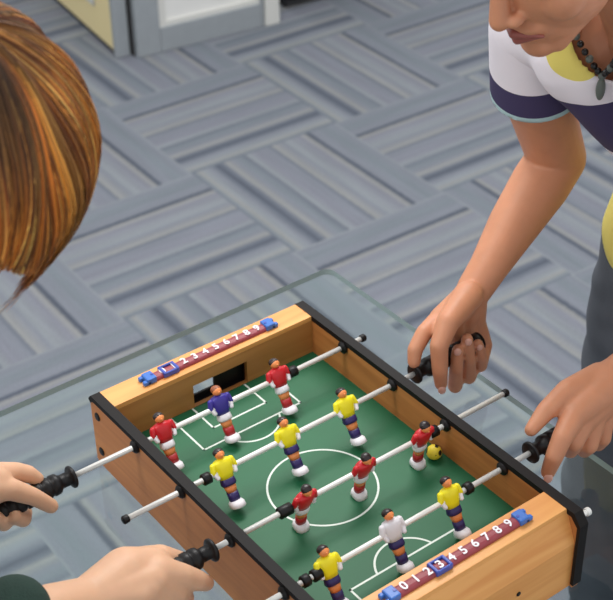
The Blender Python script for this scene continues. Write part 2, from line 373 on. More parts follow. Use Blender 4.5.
# ------------------------------------------------------------------ scorers
def scorer(label, yc, x0, x1, d0, step, slide, loc_name):
    t = thing('score_counter', label, 'score counter', W((x0+x1)/2, yc, .115), 'score counters on the end panels'); o0 = Vector(t.location)
    def q(x, y, z): return W(x, y, .115+z)-o0
    # rail with a rounded top
    b = bmesh.new(); n = 8; prof = []
    hw, hh = .072, .072
    for k in range(n+1): a = math.pi*k/n; prof.append((yc+hw*math.cos(a), .02+hh*math.sin(a)*.55))
    prof = [(yc+hw, 0)]+prof+[(yc-hw, 0)]
    loft(b, [[q(x0, y, z) for y, z in prof], [q(x1, y, z) for y, z in prof]]); bmesh.ops.recalc_face_normals(b, faces=b.faces); obj('rail', b, RAIL, t)
    for s, xe in ((-1, x0), (1, x1)):
        b = bmesh.new()
        a_, c_ = sorted((xe-s*.0, xe+s*.14))
        p, r = q(a_, yc-.085, 0), q(c_, yc+.085, .085); box(b, p.x, r.x, p.y, r.y, p.z, r.z)
        for yy in (-.055, .055):
            a2, c2 = sorted((xe+s*.08, xe+s*.19)); p, r = q(a2, yc+yy-.03, 0), q(c2, yc+yy+.03, .06); box(b, p.x, r.x, p.y, r.y, p.z, r.z)
        o = obj('end_clip', b, BLUEC, t, bevel=.0016)
        b = bmesh.new(); revolve(b, q(xe+s*.03, yc, .084), Vector((0, 0, 1)), [(0, .002), (.0008, .002)], 12); obj('clip_hole', b, BLUED, o)
    xs = d0+step*slide
    b = bmesh.new()
    for (a_, c_, y0, y1, z1) in ((xs-.115, xs-.075, yc-.085, yc+.085, .08), (xs+.075, xs+.115, yc-.085, yc+.085, .08), (xs-.115, xs+.115, yc-.09, yc-.06, .075), (xs-.115, xs+.115, yc+.06, yc+.09, .075)):
        p, r = q(a_, y0, 0), q(c_, y1, z1); box(b, p.x, r.x, p.y, r.y, p.z, r.z)
    obj('slider', b, BLUED, t, bevel=.0012)
    b = bmesh.new()
    for k in range(10):
        cu = bpy.data.curves.new('n', 'FONT'); cu.body = str(k); cu.size = .0158; cu.align_x = 'CENTER'; cu.align_y = 'CENTER'; cu.extrude = .0003; cu.offset = .00030
        oo = bpy.data.objects.new('n', cu); COL.objects.link(oo); dg = bpy.context.evaluated_depsgraph_get(); dg.update()
        me = bpy.data.meshes.new_from_object(oo.evaluated_get(dg)); bpy.data.objects.remove(oo)
        pos = q(d0+step*k, yc, .0620); me.transform(Matrix.Translation(pos)); b.from_mesh(me); bpy.data.meshes.remove(me)
    obj('numerals', b, WHP, t)
    return t
scorer('red scoring strip with blue clips on the far end panel, slider near the left clip', .85, -.84, .86, -.71, .163, .55, 'far')
scorer('red scoring strip with blue clips on the near end panel, slider over the 3', -3.83, -.8, .92, -.70, .168, 3, 'near')

# ------------------------------------------------------------------ rods, handles, stoppers, players
PLG = 'painted football players fixed to the rods'
def player(rod, x, tilt, shirt, shorts, sock, hair, skin=ORP, shoe=WHP, arm=WHP):
    """a part of its rod: the body turns with the rod"""
    root = bpy.data.objects.new('player', None); COL.objects.link(root)
    root.parent = rod; root.location = (x*S, 0, 0); root.rotation_euler = (tilt, 0, 0); root.scale = (1.28, 1.2, 1.02)
    def e(name, m, shapes, vox=None):
        b = bmesh.new()
        for f in shapes: f(b)
        bmesh.ops.recalc_face_normals(b, faces=b.faces)
        return obj(name, b, m, root, True)
    D = .01
    # figures face -y here
    def rr(z, hx, hy, cy=0, n=16, p=2.6):
        out = []
        for i in range(n):
            a = 2*math.pi*i/n; c, s = math.cos(a), math.sin(a)
            out.append(Vector((hx*math.copysign(abs(c)**(2/p), c), cy+hy*math.copysign(abs(s)**(2/p), s), z)))
        return out
    def sections(lst): return lambda b: loft(b, [rr(*q) for q in lst])
    def sph(c, r, sy=1, sz=1): return lambda b: ell(b, Vector(c), Vector((r, 0, 0)), Vector((0, r*sy, 0)), Vector((0, 0, r*sz)), 14, 10)
    # shirt with sleeves
    e('shirt', shirt, [sections([(-.0105, .0068, .0052), (-.004, .0078, .0058), (.004, .0092, .0062), (.0095, .0098, .0058), (.0125, .0082, .005), (.0142, .0035, .0035)]),
        sections([(.0135, .003, .003), (.0145, .0028, .0028)]), lambda b: [capsule(b, (s*.0095, 0, .0095), (s*.0115, -.0006, .001), .0032, .0029, 10) for s in (-1, 1)]])
    e('arms', arm, [lambda b: [capsule(b, (s*.0108, -.001, .000), (s*.0096, -.0030, -.0055), .0025, .0023, 10) for s in (-1, 1)]])
    e('head', skin, [sph((0, -.0006, .0195), .0049, 1.05, 1.15), lambda b: capsule(b, (0, 0, .012), (0, 0, .016), .0026, .0026, 10), sph((0, -.0058, .019), .0011)])
    e('hair', hair, [sph((0, .0009, .0213), .0053, 1.04, .98)])
    e('shorts', shorts, [sections([(-.0185, .0072, .0056, -.0004), (-.0165, .0076, .006, -.0003), (-.0095, .0068, .0052, 0)])])
    e('legs', skin, [sections([(-.0275, .0048, .004, -.0016), (-.023, .0056, .0046, -.001), (-.0175, .0062, .0048, -.0004)])])
    e('socks', sock, [sections([(-.0385, .0052, .0042, -.0028), (-.033, .0054, .0046, -.0022), (-.0272, .0054, .0044, -.0016)])])
    e('shoe', shoe, [sections([(-.0458, .0068, .0078, -.0046), (-.0448, .0074, .0086, -.0046), (-.040, .0072, .0074, -.0038), (-.0375, .0056, .0046, -.0028)])])
    return root
def handle(rod, s, x0, length=.115):
    b = bmesh.new(); L_ = length
    prof = [(0, .0045), (0, .0125), (.0012, .0138), (.0035, .0138), (.0048, .0125), (.006, .0085), (.017, .0085), (.0185, .0095), (.021, .0122)]
    t_ = .021
    while t_ < L_-.012:
        prof += [(t_+.002, .0128), (t_+.0075, .0128), (t_+.0085, .0116), (t_+.0105, .0116), (t_+.0115, .0128)]; t_ += .0115
    prof += [(L_-.004, .0125), (L_-.001, .0105), (L_, .006)]
    revolve(b, Vector((x0*S, 0, 0)), Vector((s, 0, 0)), prof, 24)
    o = obj('handle', b, BLACK, rod, True); return o
def rod(y, xa, xb, hs, x0, caps, stops, label):
    t = thing('player_rod', label, 'rod', W(0, y, 0), 'steel rods through the football game')
    b = bmesh.new(); revolve(b, Vector((xa*S, 0, 0)), Vector((1, 0, 0)), [(0, .0034), ((xb-xa)*S, .0034)], 16); obj('bar', b, STEEL, t, True)
    if hs: handle(t, hs, x0)
    for x, s in caps:
        b = bmesh.new(); revolve(b, Vector((x*S-s*.006, 0, 0)), Vector((s, 0, 0)), [(0, .0045), (.001, .005), (.006, .0052), (.0075, .004), (.008, .001)], 14); obj('end_cap', b, BLACK, t, True)
    for x, wdt in stops:
        b = bmesh.new(); revolve(b, Vector((x*S-wdt*S/2, 0, 0)), Vector((1, 0, 0)), [(0, .006), (.001, .0072), (wdt*S-.001, .0072), (wdt*S, .006)], 16); obj('stopper', b, BLACK, t, True)
    return t
r1 = rod(0, -2.6, 1.88, -1, -2.5, [(1.88, 1)], [(.70, .12)], 'steel rod nearest the far end panel with three players, the goalkeeper in blue')
r2 = rod(-1, -2.42, 2.0, 1, 1.88, [(-2.42, -1)], [(-1.3, .11)], 'steel rod with three players in yellow shirts, second from the far end')
r3 = rod(-2, -2.0, 2.55, -1, -1.88, [(2.55, 1)], [(-.9, .18), (1.33, .12)], 'steel rod with three players in red shirts tilted backwards')
r4 = rod(-3, -2.3, 2.1, 1, 1.96, [(-2.3, -1)], [(-1.37, .1), (-1.22, .12), (.98, .1)], 'steel rod nearest the near end panel with a white-shirted player between two yellow ones')
T = math.radians
for x, sh, hr in ((-1.25, REDP, HAIRP), (-.41, BLUEP, GINP), (.48, REDP, HAIRP)):
    player(r1, x, T(-24), sh, WHP, DRED, hr)
for x in (-1.05, -.12, .78): player(r2, x, T(-27), YELP, NAVP, NAVP, HAIRP)
for x, tl in ((-.63, 16), (.24, 16), (1.15, 14)): player(r3, x, T(tl), REDP, WHP, DRED, HAIRP)
for x, sh in ((-1.06, YELP), (-.15, WHP), (.71, YELP)): player(r4, x, T(-25), sh, NAVP, NAVP, HAIRP)
# little ball
bt = bpy.data.materials.new('yellow_black_ball'); bt.use_nodes = True; nt = bt.node_tree; bb = nt.nodes['Principled BSDF']
tc = nt.nodes.new('ShaderNodeTexCoord'); vo = nt.nodes.new('ShaderNodeTexVoronoi'); vo.inputs['Scale'].default_value = 90
cr = nt.nodes.new('ShaderNodeValToRGB'); cr.color_ramp.interpolation = 'CONSTANT'; cr.color_ramp.elements[0].color = lin((20, 20, 20)); cr.color_ramp.elements[1].color = lin((236, 214, 60)); cr.color_ramp.elements[1].position = .38
nt.links.new(tc.outputs['Object'], vo.inputs['Vector']); nt.links.new(vo.outputs['Distance'], cr.inputs[0]); nt.links.new(cr.outputs[0], bb.inputs['Base Color'])
bm = bmesh.new(); bmesh.ops.create_icosphere(bm, subdivisions=3, radius=.0098)
o = obj('ball', bm, bt, None, True); o.location = W(1.39, -1.97, -.38)
tag(o, 'small yellow and black ball on the green pitch beside the rightmost red player', 'ball')

# ------------------------------------------------------------------ people
SHN0, SHN1, SLN = .072, .215, .062            # where the navy band starts and ends on shirt and sleeves (metres)
YSP, YSR = (3.385, -1.8, 4.314), .036            # yellow patch on the chest
NKC, NKR = (3.858, -2.1, 4.573), .060            # neck opening
SLV = (-4.348, -2.3, 0.914, 0.37)
NKP = [(3.351, -1.72, 4.727), (3.414, -1.78, 4.492), (3.453, -1.9, 4.331), (3.513, -2, 4.18), (3.549, -2.1, 4.084), (3.506, -2.25, 4.251), (3.413, -2.45, 4.568), (3.341, -2.6, 4.941)]
HKX, HKY, HKZ = .38, .80, .8
HRX, HRY, HRZ = 1.33, 1.1, 1.2
HEND, HTW, HRT, NSTR = 136, .15, 34, 5200
GAPF = lambda f, s, u: u < -.62 and .0 < f < .9 and s > .2
SKB = mat('tan_skin', (200, 138, 104), .5, var=.05, vscale=40, sss=.12, bump=.08, bscale=900)
SKG = mat('fair_skin', (226, 178, 144), .5, var=.04, vscale=40, sss=.12, bump=.08, bscale=900)
NAIL = mat('finger_nail', (222, 172, 156), .3)
LIP = mat('lips', (150, 84, 76), .45)
HAIRB = mat('black_hair', (22, 18, 18), .4)
EYE = mat('eye_white', (232, 228, 222), .2)
def nail(parent, p, d, n, r):
    """small plate on a fingertip: p centre, d finger direction, n outward normal"""
    b = bmesh.new(); p = Vector(p); d = Vector(d).normalized(); n = Vector(n); n = (n-d*n.dot(d)).normalized(); s = d.cross(n)
    ell(b, p, s*r*.62, d*r*.8, n*r*.22, 12, 8); obj('finger_nail', b, NAIL, parent, True)
def head(bm, H, F, U, k=1.0):
    """face looking along F, crown along U; H is the middle of the skull, sizes in decimetres"""
    F = F.normalized(); U = (U-F*U.dot(F)).normalized(); Sd = F.cross(U)
    H = Vector(H)
    def q(f, s, u): 
        v = H+(F*f+Sd*s+U*u)*k; return W(*v)
    a = S*k
    ell(bm, q(-.12, 0, .18), F*.94*a, Sd*.74*a, U*.92*a, 28, 18)
    ell(bm, q(.25, 0, -.35), F*.6*a, Sd*.6*a, U*.72*a, 24, 16)
    ell(bm, q(.42, 0, -.72), F*.42*a, Sd*.4*a, U*.36*a, 20, 12)          # jaw
    ell(bm, q(.70, 0, -.97), F*.17*a, Sd*.2*a, U*.15*a)                  # chin
    for s in (-1, 1):
        capsule(bm, q(-.05, s*.5, -.5), q(.62, s*.16, -.97), .15*a, .12*a)   # jawbone
        ell(bm, q(.52, s*.36, -.36), F*.24*a, Sd*.24*a, U*.26*a)             # cheek
        capsule(bm, q(.78, s*.1, .14), q(.66, s*.46, .12), .10*a, .08*a)     # brow
        ell(bm, q(.90, s*.12, -.43), F*.11*a, Sd*.065*a, U*.065*a)             # nostril wing
        # ear
        ell(bm, q(-.08, s*.74, -.1), F*.17*a+Sd*s*.05*a, Sd*.07*a, U*.3*a)
    capsule(bm, q(.80, 0, .02), q(1.0, 0, -.40), .075*a, .10*a)             # nose ridge
    ell(bm, q(.74, 0, -.64), F*.17*a, Sd*.26*a, U*.10*a)
    ell(bm, q(.72, 0, -.77), F*.17*a, Sd*.22*a, U*.09*a); ell(bm, q(.70, 0, -.66), F*.16*a, Sd*.3*a, U*.22*a)
    return q, F, U, Sd

# ---- boy on the right
boy = thing('person', 'person in white, navy and yellow shirt leaning in from the right', 'person', W(6.4, -2.2, -8.9))
def child(o, root):
    o.parent = root; o.matrix_parent_inverse = Matrix.Translation(-Vector(root.location)); return o
BF, BU = Vector((-.87, -.02, -.50)), Vector((-.5, 0, .87)); BH = Vector((2.70, -2.01, 6.115)); BK = 1.12
bm = bmesh.new()
qh, F_, U_, S_ = head(bm, BH, BF, BU, BK)
nb = (4.0, -2.15, 4.95)
sk = qh(-.35, 0, -.4); 
capsule(bm, sk, W(*nb), .5*S, .5*S)
chain(bm, [(*nb, .5), (4.4, -2.25, 4.3, .6)])
# torso
for a, b_ in (((4.15, -1.55, 4.15, .66), (5.95, -1.85, 2.35, .6)), ((5.95, -1.85, 2.35, .6), (6.35, -1.8, .8, .7)), ((4.15, -2.95, 4.15, .66), (5.95, -2.7, 2.35, .6)), ((5.95, -2.7, 2.35, .6), (6.35, -2.7, .8, .7)), ((3.95, -.65, 4.08, .4), (4.15, -2.2, 4.4, .4)), ((3.7, -3.9, 4.15, .42), (4.1, -2.2, 4.5, .45))): chain(bm, [a, b_])
# right arm
chain(bm, [(3.95, -.6, 4.05, .43), (4.2, -.45, 3.2, .44), (4.95, -.3, 1.75, .39), (4.6, -.36, 1.5, .40), (4.0, -.5, 1.15, .34), (3.406, -0.68, 0.821, 0.255), (3.136, -0.72, 0.609, 0.235)])
wr = [(3.136, -0.72, 0.609, 0.235)]
for mc in ((2.48, -0.8, 0.499, 0.14), (2.753, -0.74, 0.278, 0.14), (3.049, -0.7, 0.089, 0.135), (3.25, -0.7, 0.031, 0.12)): chain(bm, [(3.091, -0.75, 0.614, 0.2), mc])
chain(bm, [(2.48, -0.8, 0.499, 0.13), (2.158, -0.86, 0.442, 0.11), (1.961, -0.92, 0.299, 0.1), (1.906, -0.97, 0.163, 0.085)])
chain(bm, [(2.906, -0.85, 0.685, 0.2), (2.377, -1.06, 0.63, 0.15), (2.148, -1.16, 0.417, 0.12), (2.128, -1.22, 0.08, 0.105), (2.177, -1.2, -0.183, 0.085)])
chain(bm, [(2.791, -0.74, 0.228, 0.13), (2.997, -0.72, -0.509, 0.1), (2.67, -0.95, -0.615, 0.1), (2.485, -1.14, -0.108, 0.09), (2.463, -1.18, 0.217, 0.08)])
chain(bm, [(3.049, -0.7, 0.089, 0.13), (3.274, -0.7, -0.55, 0.1), (2.919, -0.95, -0.585, 0.1), (2.708, -1.14, -0.051, 0.09), (2.611, -1.18, 0.324, 0.08)])
chain(bm, [(3.25, -0.7, 0.031, 0.12), (3.43, -0.72, -0.425, 0.09), (3.13, -0.95, -0.5, 0.085), (2.964, -1.1, -0.147, 0.078), (2.865, -1.13, 0.097, 0.07)])
# left arm
chain(bm, [(3.75, -3.95, 4.15, .45), (4.5, -4.2, 3.0, .43), (5.3, -4.2, 1.9, .40), (4.9, -3.9, 1.55, .38), (3.844, -3.1, 0.616, 0.28), (3.612, -2.9, 0.327, 0.27)])
LW_ = (3.579, -2.9, 0.312, 0.27)
for mc in ((2.684, -3, 0.215, 0.17), (2.856, -3.02, 0.061, 0.16), (3.052, -3.02, 0.023, 0.15), (3.253, -3, 0.002, 0.14)): chain(bm, [LW_, mc])
chain(bm, [LW_, (3.087, -2.85, 0.179, 0.3), (2.842, -2.85, 0.193, 0.2)])
chain(bm, [(3.352, -2.78, 0.317, 0.2), (2.809, -2.76, 0.37, 0.15), (2.382, -2.82, 0.315, 0.12), (2.085, -2.88, 0.215, 0.082)])
chain(bm, [(2.684, -3, 0.215, 0.16), (2.326, -3.16, 0.151, 0.125), (2.163, -3.21, -0.024, 0.11), (2.121, -3.18, -0.258, 0.09)])
chain(bm, [(2.856, -3.02, 0.061, 0.15), (2.551, -3.16, -0.032, 0.12), (2.688, -3, -0.342, 0.105), (2.759, -2.86, -0.313, 0.09)])
chain(bm, [(3.052, -3.02, 0.023, 0.15), (2.861, -3.14, -0.259, 0.115), (2.977, -2.98, -0.511, 0.1), (3.018, -2.86, -0.419, 0.09)])
chain(bm, [(3.253, -3, 0.002, 0.13), (3.161, -3.1, -0.333, 0.105), (3.232, -2.98, -0.55, 0.095), (3.273, -2.88, -0.475, 0.08)])
# legs inside the trousers
for yy, fx in ((-1.15, 0), (-3.3, .2)): chain(bm, [(6.35+fx, yy, .3, .5), (6.2+fx, yy, -1.5, .5), (5.82+fx, yy, -4.1, .4), (6.15+fx, yy, -6.5, .32), (6.33+fx, yy, -8.3, .26)])
body = child(fuse('body', bm, SKB, None, .0022, 7), boy)
ye = .29
for s in (-1, 1):
    b = bmesh.new(); c_ = qh(.66, s*.32, -.02); ell(b, c_, F_*.17*S, S_*.15*S, U_*.11*S); child(obj('eye', b, EYE, None, True), boy)
    b = bmesh.new(); ell(b, qh(.775, s*.32, -.03), F_*.05*S, S_*.07*S, U_*.07*S); child(obj('iris', b, HAIRB, None, True), boy)
    b = bmesh.new(); capsule(b, qh(.84, s*.14, .2), qh(.72, s*.48, .2), .028*S, .02*S); child(obj('eyebrow', b, HAIRB, None, True), boy)
b = bmesh.new()
for (f1, w1, u1, r1_), (f2, w2, u2, r2_) in (((.80, -.25, -.70, .02), (.925, 0, -.655, .05)), ((.925, 0, -.655, .05), (.80, .25, -.70, .02)), ((.80, -.22, -.715, .02), (.905, 0, -.745, .058)), ((.905, 0, -.745, .058), (.80, .22, -.715, .02))):
    capsule(b, qh(f1, w1, u1), qh(f2, w2, u2), r1_*S, r2_*S)
child(fuse('lips', b, LIP, None, .0009, 4), boy)
# short black hair
b = bmesh.new(); a_ = S*BK
ell(b, qh(-.17, 0, .26), F_*1.0*a_, S_*.83*a_, U_*.97*a_, 36, 24); ell(b, qh(-.45, 0, -.1), F_*.62*a_, S_*.74*a_, U_*.7*a_, 36, 24)
hb = fuse('hair', b, HAIRB, None, .004, 3)
Hc = qh(0, 0, 0)
def bhair_cut(co):
    v = (co-Hc)/a_; f, u = v.dot(F_), v.dot(U_)
    return (f > .35 and u < .62) or (u < .0 and f > -.18) or u < -.75
cut(hb, bhair_cut)
for v in hb.data.vertices:
    v.co += v.normal*.004*noise.noise(v.co*160)
child(hb, boy)
def nl(pt, d, n, r): 
    b = bmesh.new(); p = W(*pt[:3]); d = Vector(d).normalized(); n = Vector(n); n = (n-d*n.dot(d)).normalized()
    ell(b, p+n*r*S*.9, d.cross(n)*r*S*.62, d*r*S*.85, n*r*S*.25, 12, 8); child(obj('finger_nail', b, NAIL, None, True), boy)
CD = -R2
for pt, pv, r in (((2.179, -1.2, -0.216, 0.085), (2.128, -1.22, 0.08, 0.1), .085), ((2.443, -1.18, 0.258, 0.08), (2.485, -1.14, -0.108, 0.09), .08), ((2.61, -1.18, 0.34, 0.08), (2.708, -1.14, -0.051, 0.09), .08), ((2.865, -1.13, 0.097, 0.07), (2.964, -1.1, -0.147, 0.078), .07), ((2.124, -3.18, -0.292, 0.09), (2.163, -3.21, -0.024, 0.11), .09)):
    nl(pt, W(*pt[:3])-W(*pv[:3]), CD, r)

# shirt
def band_mat(name, origin, axis, stops, spots=()):
    """cloth dyed in bands across an axis; stops: (distance in m, rgb)"""
    m = bpy.data.materials.new(name); m.use_nodes = True; nt = m.node_tree; b = nt.nodes['Principled BSDF']; N = nt.nodes.new; L = nt.links.new
    tc = N('ShaderNodeTexCoord'); sb = N('ShaderNodeVectorMath'); sb.operation = 'SUBTRACT'; sb.inputs[1].default_value = origin; L(tc.outputs['Object'], sb.inputs[0])
    dt = N('ShaderNodeVectorMath'); dt.operation = 'DOT_PRODUCT'; dt.inputs[1].default_value = axis; L(sb.outputs[0], dt.inputs[0])
    mr = N('ShaderNodeMapRange'); mx = stops[-1][0]*1.0001; mr.inputs[2].default_value = mx; L(dt.outputs['Value'], mr.inputs[0])
    cr = N('ShaderNodeValToRGB'); cr.color_ramp.interpolation = 'CONSTANT'; e = cr.color_ramp.elements
    e[0].position = 0; e[0].color = lin(stops[0][1]); e[1].position = 1; e[1].color = lin(stops[-1][1])
    for d_, c in stops[1:-1]: k = e.new(d_/mx); k.color = lin(c)
    L(mr.outputs[0], cr.inputs[0]); last = cr.outputs[0]
    for c_, r, col in spots:
        ds = N('ShaderNodeVectorMath'); ds.operation = 'DISTANCE'; ds.inputs[1].default_value = c_; L(tc.outputs['Object'], ds.inputs[0])
        ls = N('ShaderNodeMath'); ls.operation = 'LESS_THAN'; ls.inputs[1].default_value = r; L(ds.outputs['Value'], ls.inputs[0])
        mm = N('ShaderNodeMix'); mm.data_type = 'RGBA'; L(ls.outputs[0], mm.inputs[0]); L(last, mm.inputs[6]); mm.inputs[7].default_value = lin(col); last = mm.outputs[2]
    L(last, b.inputs['Base Color']); b.inputs['Roughness'].default_value = .85
    return m
WHC, NVC, YLC, LBC = (238, 232, 240), (62, 54, 92), (226, 210, 110), (176, 206, 210)
sp0 = W(3.6, -2.25, 4.5); ax = (W(6.5, -2.25, .5)-sp0).normalized()
SH = band_mat('shirt_cloth', sp0, ax, [(0, WHC), (SHN0, NVC), (SHN1, WHC), (.27, NVC), (.31, YLC), (.9, YLC)], [(W(*YSP), YSR, YLC)])
b = bmesh.new()
for a, b_ in (((4.1, -1.5, 4.15, .82), (5.9, -1.75, 2.2, .76)), ((5.9, -1.75, 2.2, .76), (6.33, -1.38, .6, 1.02)), ((4.1, -3.0, 4.15, .82), (5.9, -2.8, 2.2, .76)), ((5.9, -2.8, 2.2, .76), (6.3, -3.05, .6, 1.1)), ((3.95, -.62, 4.08, .52), (4.0, -2.2, 4.5, .6)), ((3.72, -3.95, 4.13, .56), (4.0, -2.2, 4.5, .6))): chain(b, [a, b_])
shirt = fuse('shirt', b, SH, None, .006, 8)
nbv = W(3.3, -2.3, 4.75)
hem_n = ax
def shirt_cut(co):
    v = co-W(*NKC); return v.length < NKR
slice_(shirt, sp0+ax*.535, ax); cut(shirt, shirt_cut)
bq = bmesh.new(); bq.from_mesh(shirt.data); cq = W(*NKC)
for _ in range(3):
    for v in bq.verts:
        if v.is_boundary and (v.co-cq).length < NKR+.02: v.co = cq+(v.co-cq).normalized()*NKR
    bmesh.ops.smooth_vert(bq, verts=[v for v in bq.verts if v.is_boundary and (v.co-cq).length < NKR+.01], factor=.5, use_axis_x=True, use_axis_y=True, use_axis_z=True)
bq.to_mesh(shirt.data); bq.free()
for v in shirt.data.vertices:                  # folds
    d = (v.co-sp0).dot(ax)
    v.co += v.normal*.006*noise.noise(Vector((v.co.x*9, v.co.y*22, v.co.z*9)))
sm = shirt.modifiers.new('cloth', 'SOLIDIFY'); sm.thickness = .0025
child(shirt, boy)
# collar rib
for nm, sy, e0, e1, sh0 in (('sleeve', 1, (4.32, -.42, 3.05), (4.5, -.4, 2.6), (3.95, -.6, 4.05)), ('sleeve', -1, (4.45, -4.2, 3.05), (4.7, -4.2, 2.75), (3.75, -3.95, 4.15))):
    b = bmesh.new(); axs = (W(*e0)-W(*sh0)); Ls = axs.length; axn = axs.normalized()
    chain(b, [(*sh0, .53), (*e0, .60), (*(Vector(e0)+Vector(e0)-Vector(sh0)).lerp(Vector(e0), .5), .62)])
    sm_ = band_mat('sleeve_cloth', W(*sh0), axn, [(0, WHC), (SLN, NVC), (Ls-.008, LBC), (.2, LBC)])
    sl = fuse(nm, b, sm_, None, .005, 6); slice_(sl, W(*sh0)+axn*Ls, axn)
    sm = sl.modifiers.new('cloth', 'SOLIDIFY'); sm.thickness = .0025; child(sl, boy)
# jeans
JEANS = mat('dark_grey_denim', (80, 85, 93), .9, var=.12, vscale=14, bump=.1, bscale=300)
b = bmesh.new()
chain(b, [(6.35, -1.5, .6, .93), (6.35, -2.9, .6, .93)])
for yy, fx in ((-1.15, 0), (-3.3, .2)): chain(b, [(6.4+fx, yy, .5, .9), (6.2+fx, yy, -1.5, .8), (5.8+fx, yy, -4.1, .66), (6.15+fx, yy, -6.5, .56), (6.35+fx, yy, -8.45, .52)])
je = fuse('jeans', b, JEANS, None, .007, 6)
for v in je.data.vertices: v.co += v.normal*.007*noise.noise(Vector((v.co.x*12, v.co.y*12, v.co.z*26)))
child(je, boy)
SHOE = mat('dark_shoe', (50, 50, 54), .6)
for yy, fx in ((-1.15, 0), (-3.3, .2)):
    b = bmesh.new(); chain(b, [(6.55+fx, yy, -8.52, .36), (5.9+fx, yy, -8.6, .32), (5.0+fx, yy, -8.68, .24)]); box(b, W(4.75, 0, 0).x+fx*S, W(6.9, 0, 0).x+fx*S, W(0, yy-.3, 0).y, W(0, yy+.3, 0).y, .002, .022)
    child(fuse('shoe', b, SHOE, None, .005, 5), boy)
BEAD = mat('black_beads', (22, 20, 22), .25); PEND = mat('grey_stone_pendant', (96, 104, 98), .3)
npts = [Vector(W(*q)) for q in NKP]
neck = thing('bead_necklace', 'black bead necklace with a grey pendant hanging at the leaning person\'s neck', 'necklace', npts[4])
no = npts[4].copy()
nb_ = 0
for a, b_ in zip(npts, npts[1:]):
    n_ = max(1, round((b_-a).length/.0085))
    for k in range(n_):
        p = a.lerp(b_, k/n_)-no; bm = bmesh.new(); rr_ = .0042 if nb_ % 3 else .0048
        ell(bm, p, Vector((rr_, 0, 0)), Vector((0, rr_, 0)), Vector((0, 0, rr_)), 12, 8); obj('bead', bm, BEAD if nb_ % 3 else PEND, neck, True); nb_ += 1
bm = bmesh.new(); ell(bm, Vector((0, 0, -.016)), Vector((.006, 0, 0)), Vector((0, .005, 0)), Vector((0, 0, .014)), 16, 12); obj('pendant', bm, PEND, neck, True)
# ---- end beads

# ---- girl on the left
girl = thing('person', 'person with orange-brown hair and dark green sleeves playing from the left', 'person', W(-6.6, -1.5, -8.9))
GHc = Vector((-3.98, -1.79, 5.62)); GF, GU = Vector((.72, .12, -.68)), Vector((.66, .1, .74)); GK = 1.1
bm = bmesh.new()
qg, F2, U2, S2 = head(bm, GHc, GF, GU, GK)
capsule(bm, qg(-.3, 0, -.45), W(-5.1, -1.55, 4.2), .5*S, .55*S)
chain(bm, [(-5.1, -1.55, 4.3, .55), (-5.6, -1.55, 3.6, .75)])
for a, b_ in (((-5.6, -.95, 3.5, .65), (-6.7, -1.1, .6, .7)), ((-5.6, -2.1, 3.5, .65), (-6.7, -1.9, .6, .7)), ((-5.5, .1, 3.4, .38), (-5.6, -1.5, 3.7, .4)), ((-5.5, -3.1, 3.4, .38), (-5.6, -1.5, 3.7, .4))): chain(bm, [a, b_])
chain(bm, [(-5.5, .1, 3.4, .38), (-6.3, .45, 1.2, .36), (-6.1, .45, 1.1, .34), (-5.2, .3, .95, .32), (-4.014, 0.1, 0.747, 0.25), (-3.759, 0.06, 0.603, 0.24)])
GLW = (-3.759, 0.06, 0.603, 0.24)
for mc in ((-3.347, 0.08, 0.418, 0.16), (-3.38, 0.15, 0.296, 0.15), (-3.447, 0.18, 0.251, 0.14), (-3.541, 0.2, 0.228, 0.13)): chain(bm, [GLW, mc])
chain(bm, [GLW, (-3.493, -0.02, 0.451, 0.24)])
chain(bm, [(-3.336, 0.1, 0.427, 0.14), (-3.133, 0.13, 0.324, 0.115), (-2.999, 0.12, 0.225, 0.105), (-2.913, 0.09, 0.122, 0.085)])
chain(bm, [(-3.621, -0.1, 0.521, 0.18), (-3.354, -0.17, 0.405, 0.13), (-3.121, -0.19, 0.18, 0.105), (-2.909, -0.18, -0.105, 0.09)])
chain(bm, [(-3.369, 0.18, 0.268, 0.13), (-3.184, 0.24, -0.066, 0.11), (-3.118, 0.14, -0.316, 0.1), (-3.199, 0, -0.274, 0.1), (-3.345, -0.12, -0.05, 0.085)])
chain(bm, [(-3.44, 0.2, 0.232, 0.13), (-3.398, 0.24, -0.037, 0.11), (-3.353, 0.12, -0.257, 0.1), (-3.432, 0, -0.198, 0.1), (-3.558, -0.12, 0.045, 0.085)])
chain(bm, [(-3.541, 0.2, 0.228, 0.12), (-3.577, 0.2, 0.003, 0.1), (-3.58, 0.1, -0.171, 0.09), (-3.645, 0, -0.103, 0.088), (-3.737, -0.1, 0.105, 0.075)])
chain(bm, [(-5.5, -3.1, 3.4, .38), (-6.1, -3.0, 1.3, .36), (-5.9, -2.95, 1.15, .34), (-5.0, -2.6, .85, .33), (-3.948, -2.2, 0.56, 0.28), (-3.493, -2.12, 0.335, 0.26)])
GRW = (-3.493, -2.12, 0.335, 0.26)
for mc in ((-2.654, -2.12, 0.235, 0.19), (-2.777, -2.2, 0.26, 0.18), (-2.883, -2.25, 0.251, 0.17), (-2.998, -2.28, 0.262, 0.16)): chain(bm, [GRW, mc])
chain(bm, [GRW, (-2.959, -1.98, 0.285, 0.29), (-2.649, -1.98, 0.148, 0.25)])
chain(bm, [(-2.821, -1.82, 0.188, 0.2), (-2.463, -1.84, 0.1, 0.15), (-2.233, -1.86, -0.089, 0.12), (-2.109, -1.9, -0.196, 0.09)])
chain(bm, [(-2.665, -2.14, 0.258, 0.18), (-2.415, -2.2, 0.088, 0.14), (-2.248, -2.2, -0.08, 0.12), (-2.079, -2.12, -0.301, 0.095)])
chain(bm, [(-2.777, -2.2, 0.26, 0.17), (-2.528, -2.24, -0.049, 0.13), (-2.359, -2.1, -0.37, 0.115), (-2.326, -1.96, -0.446, 0.1)])
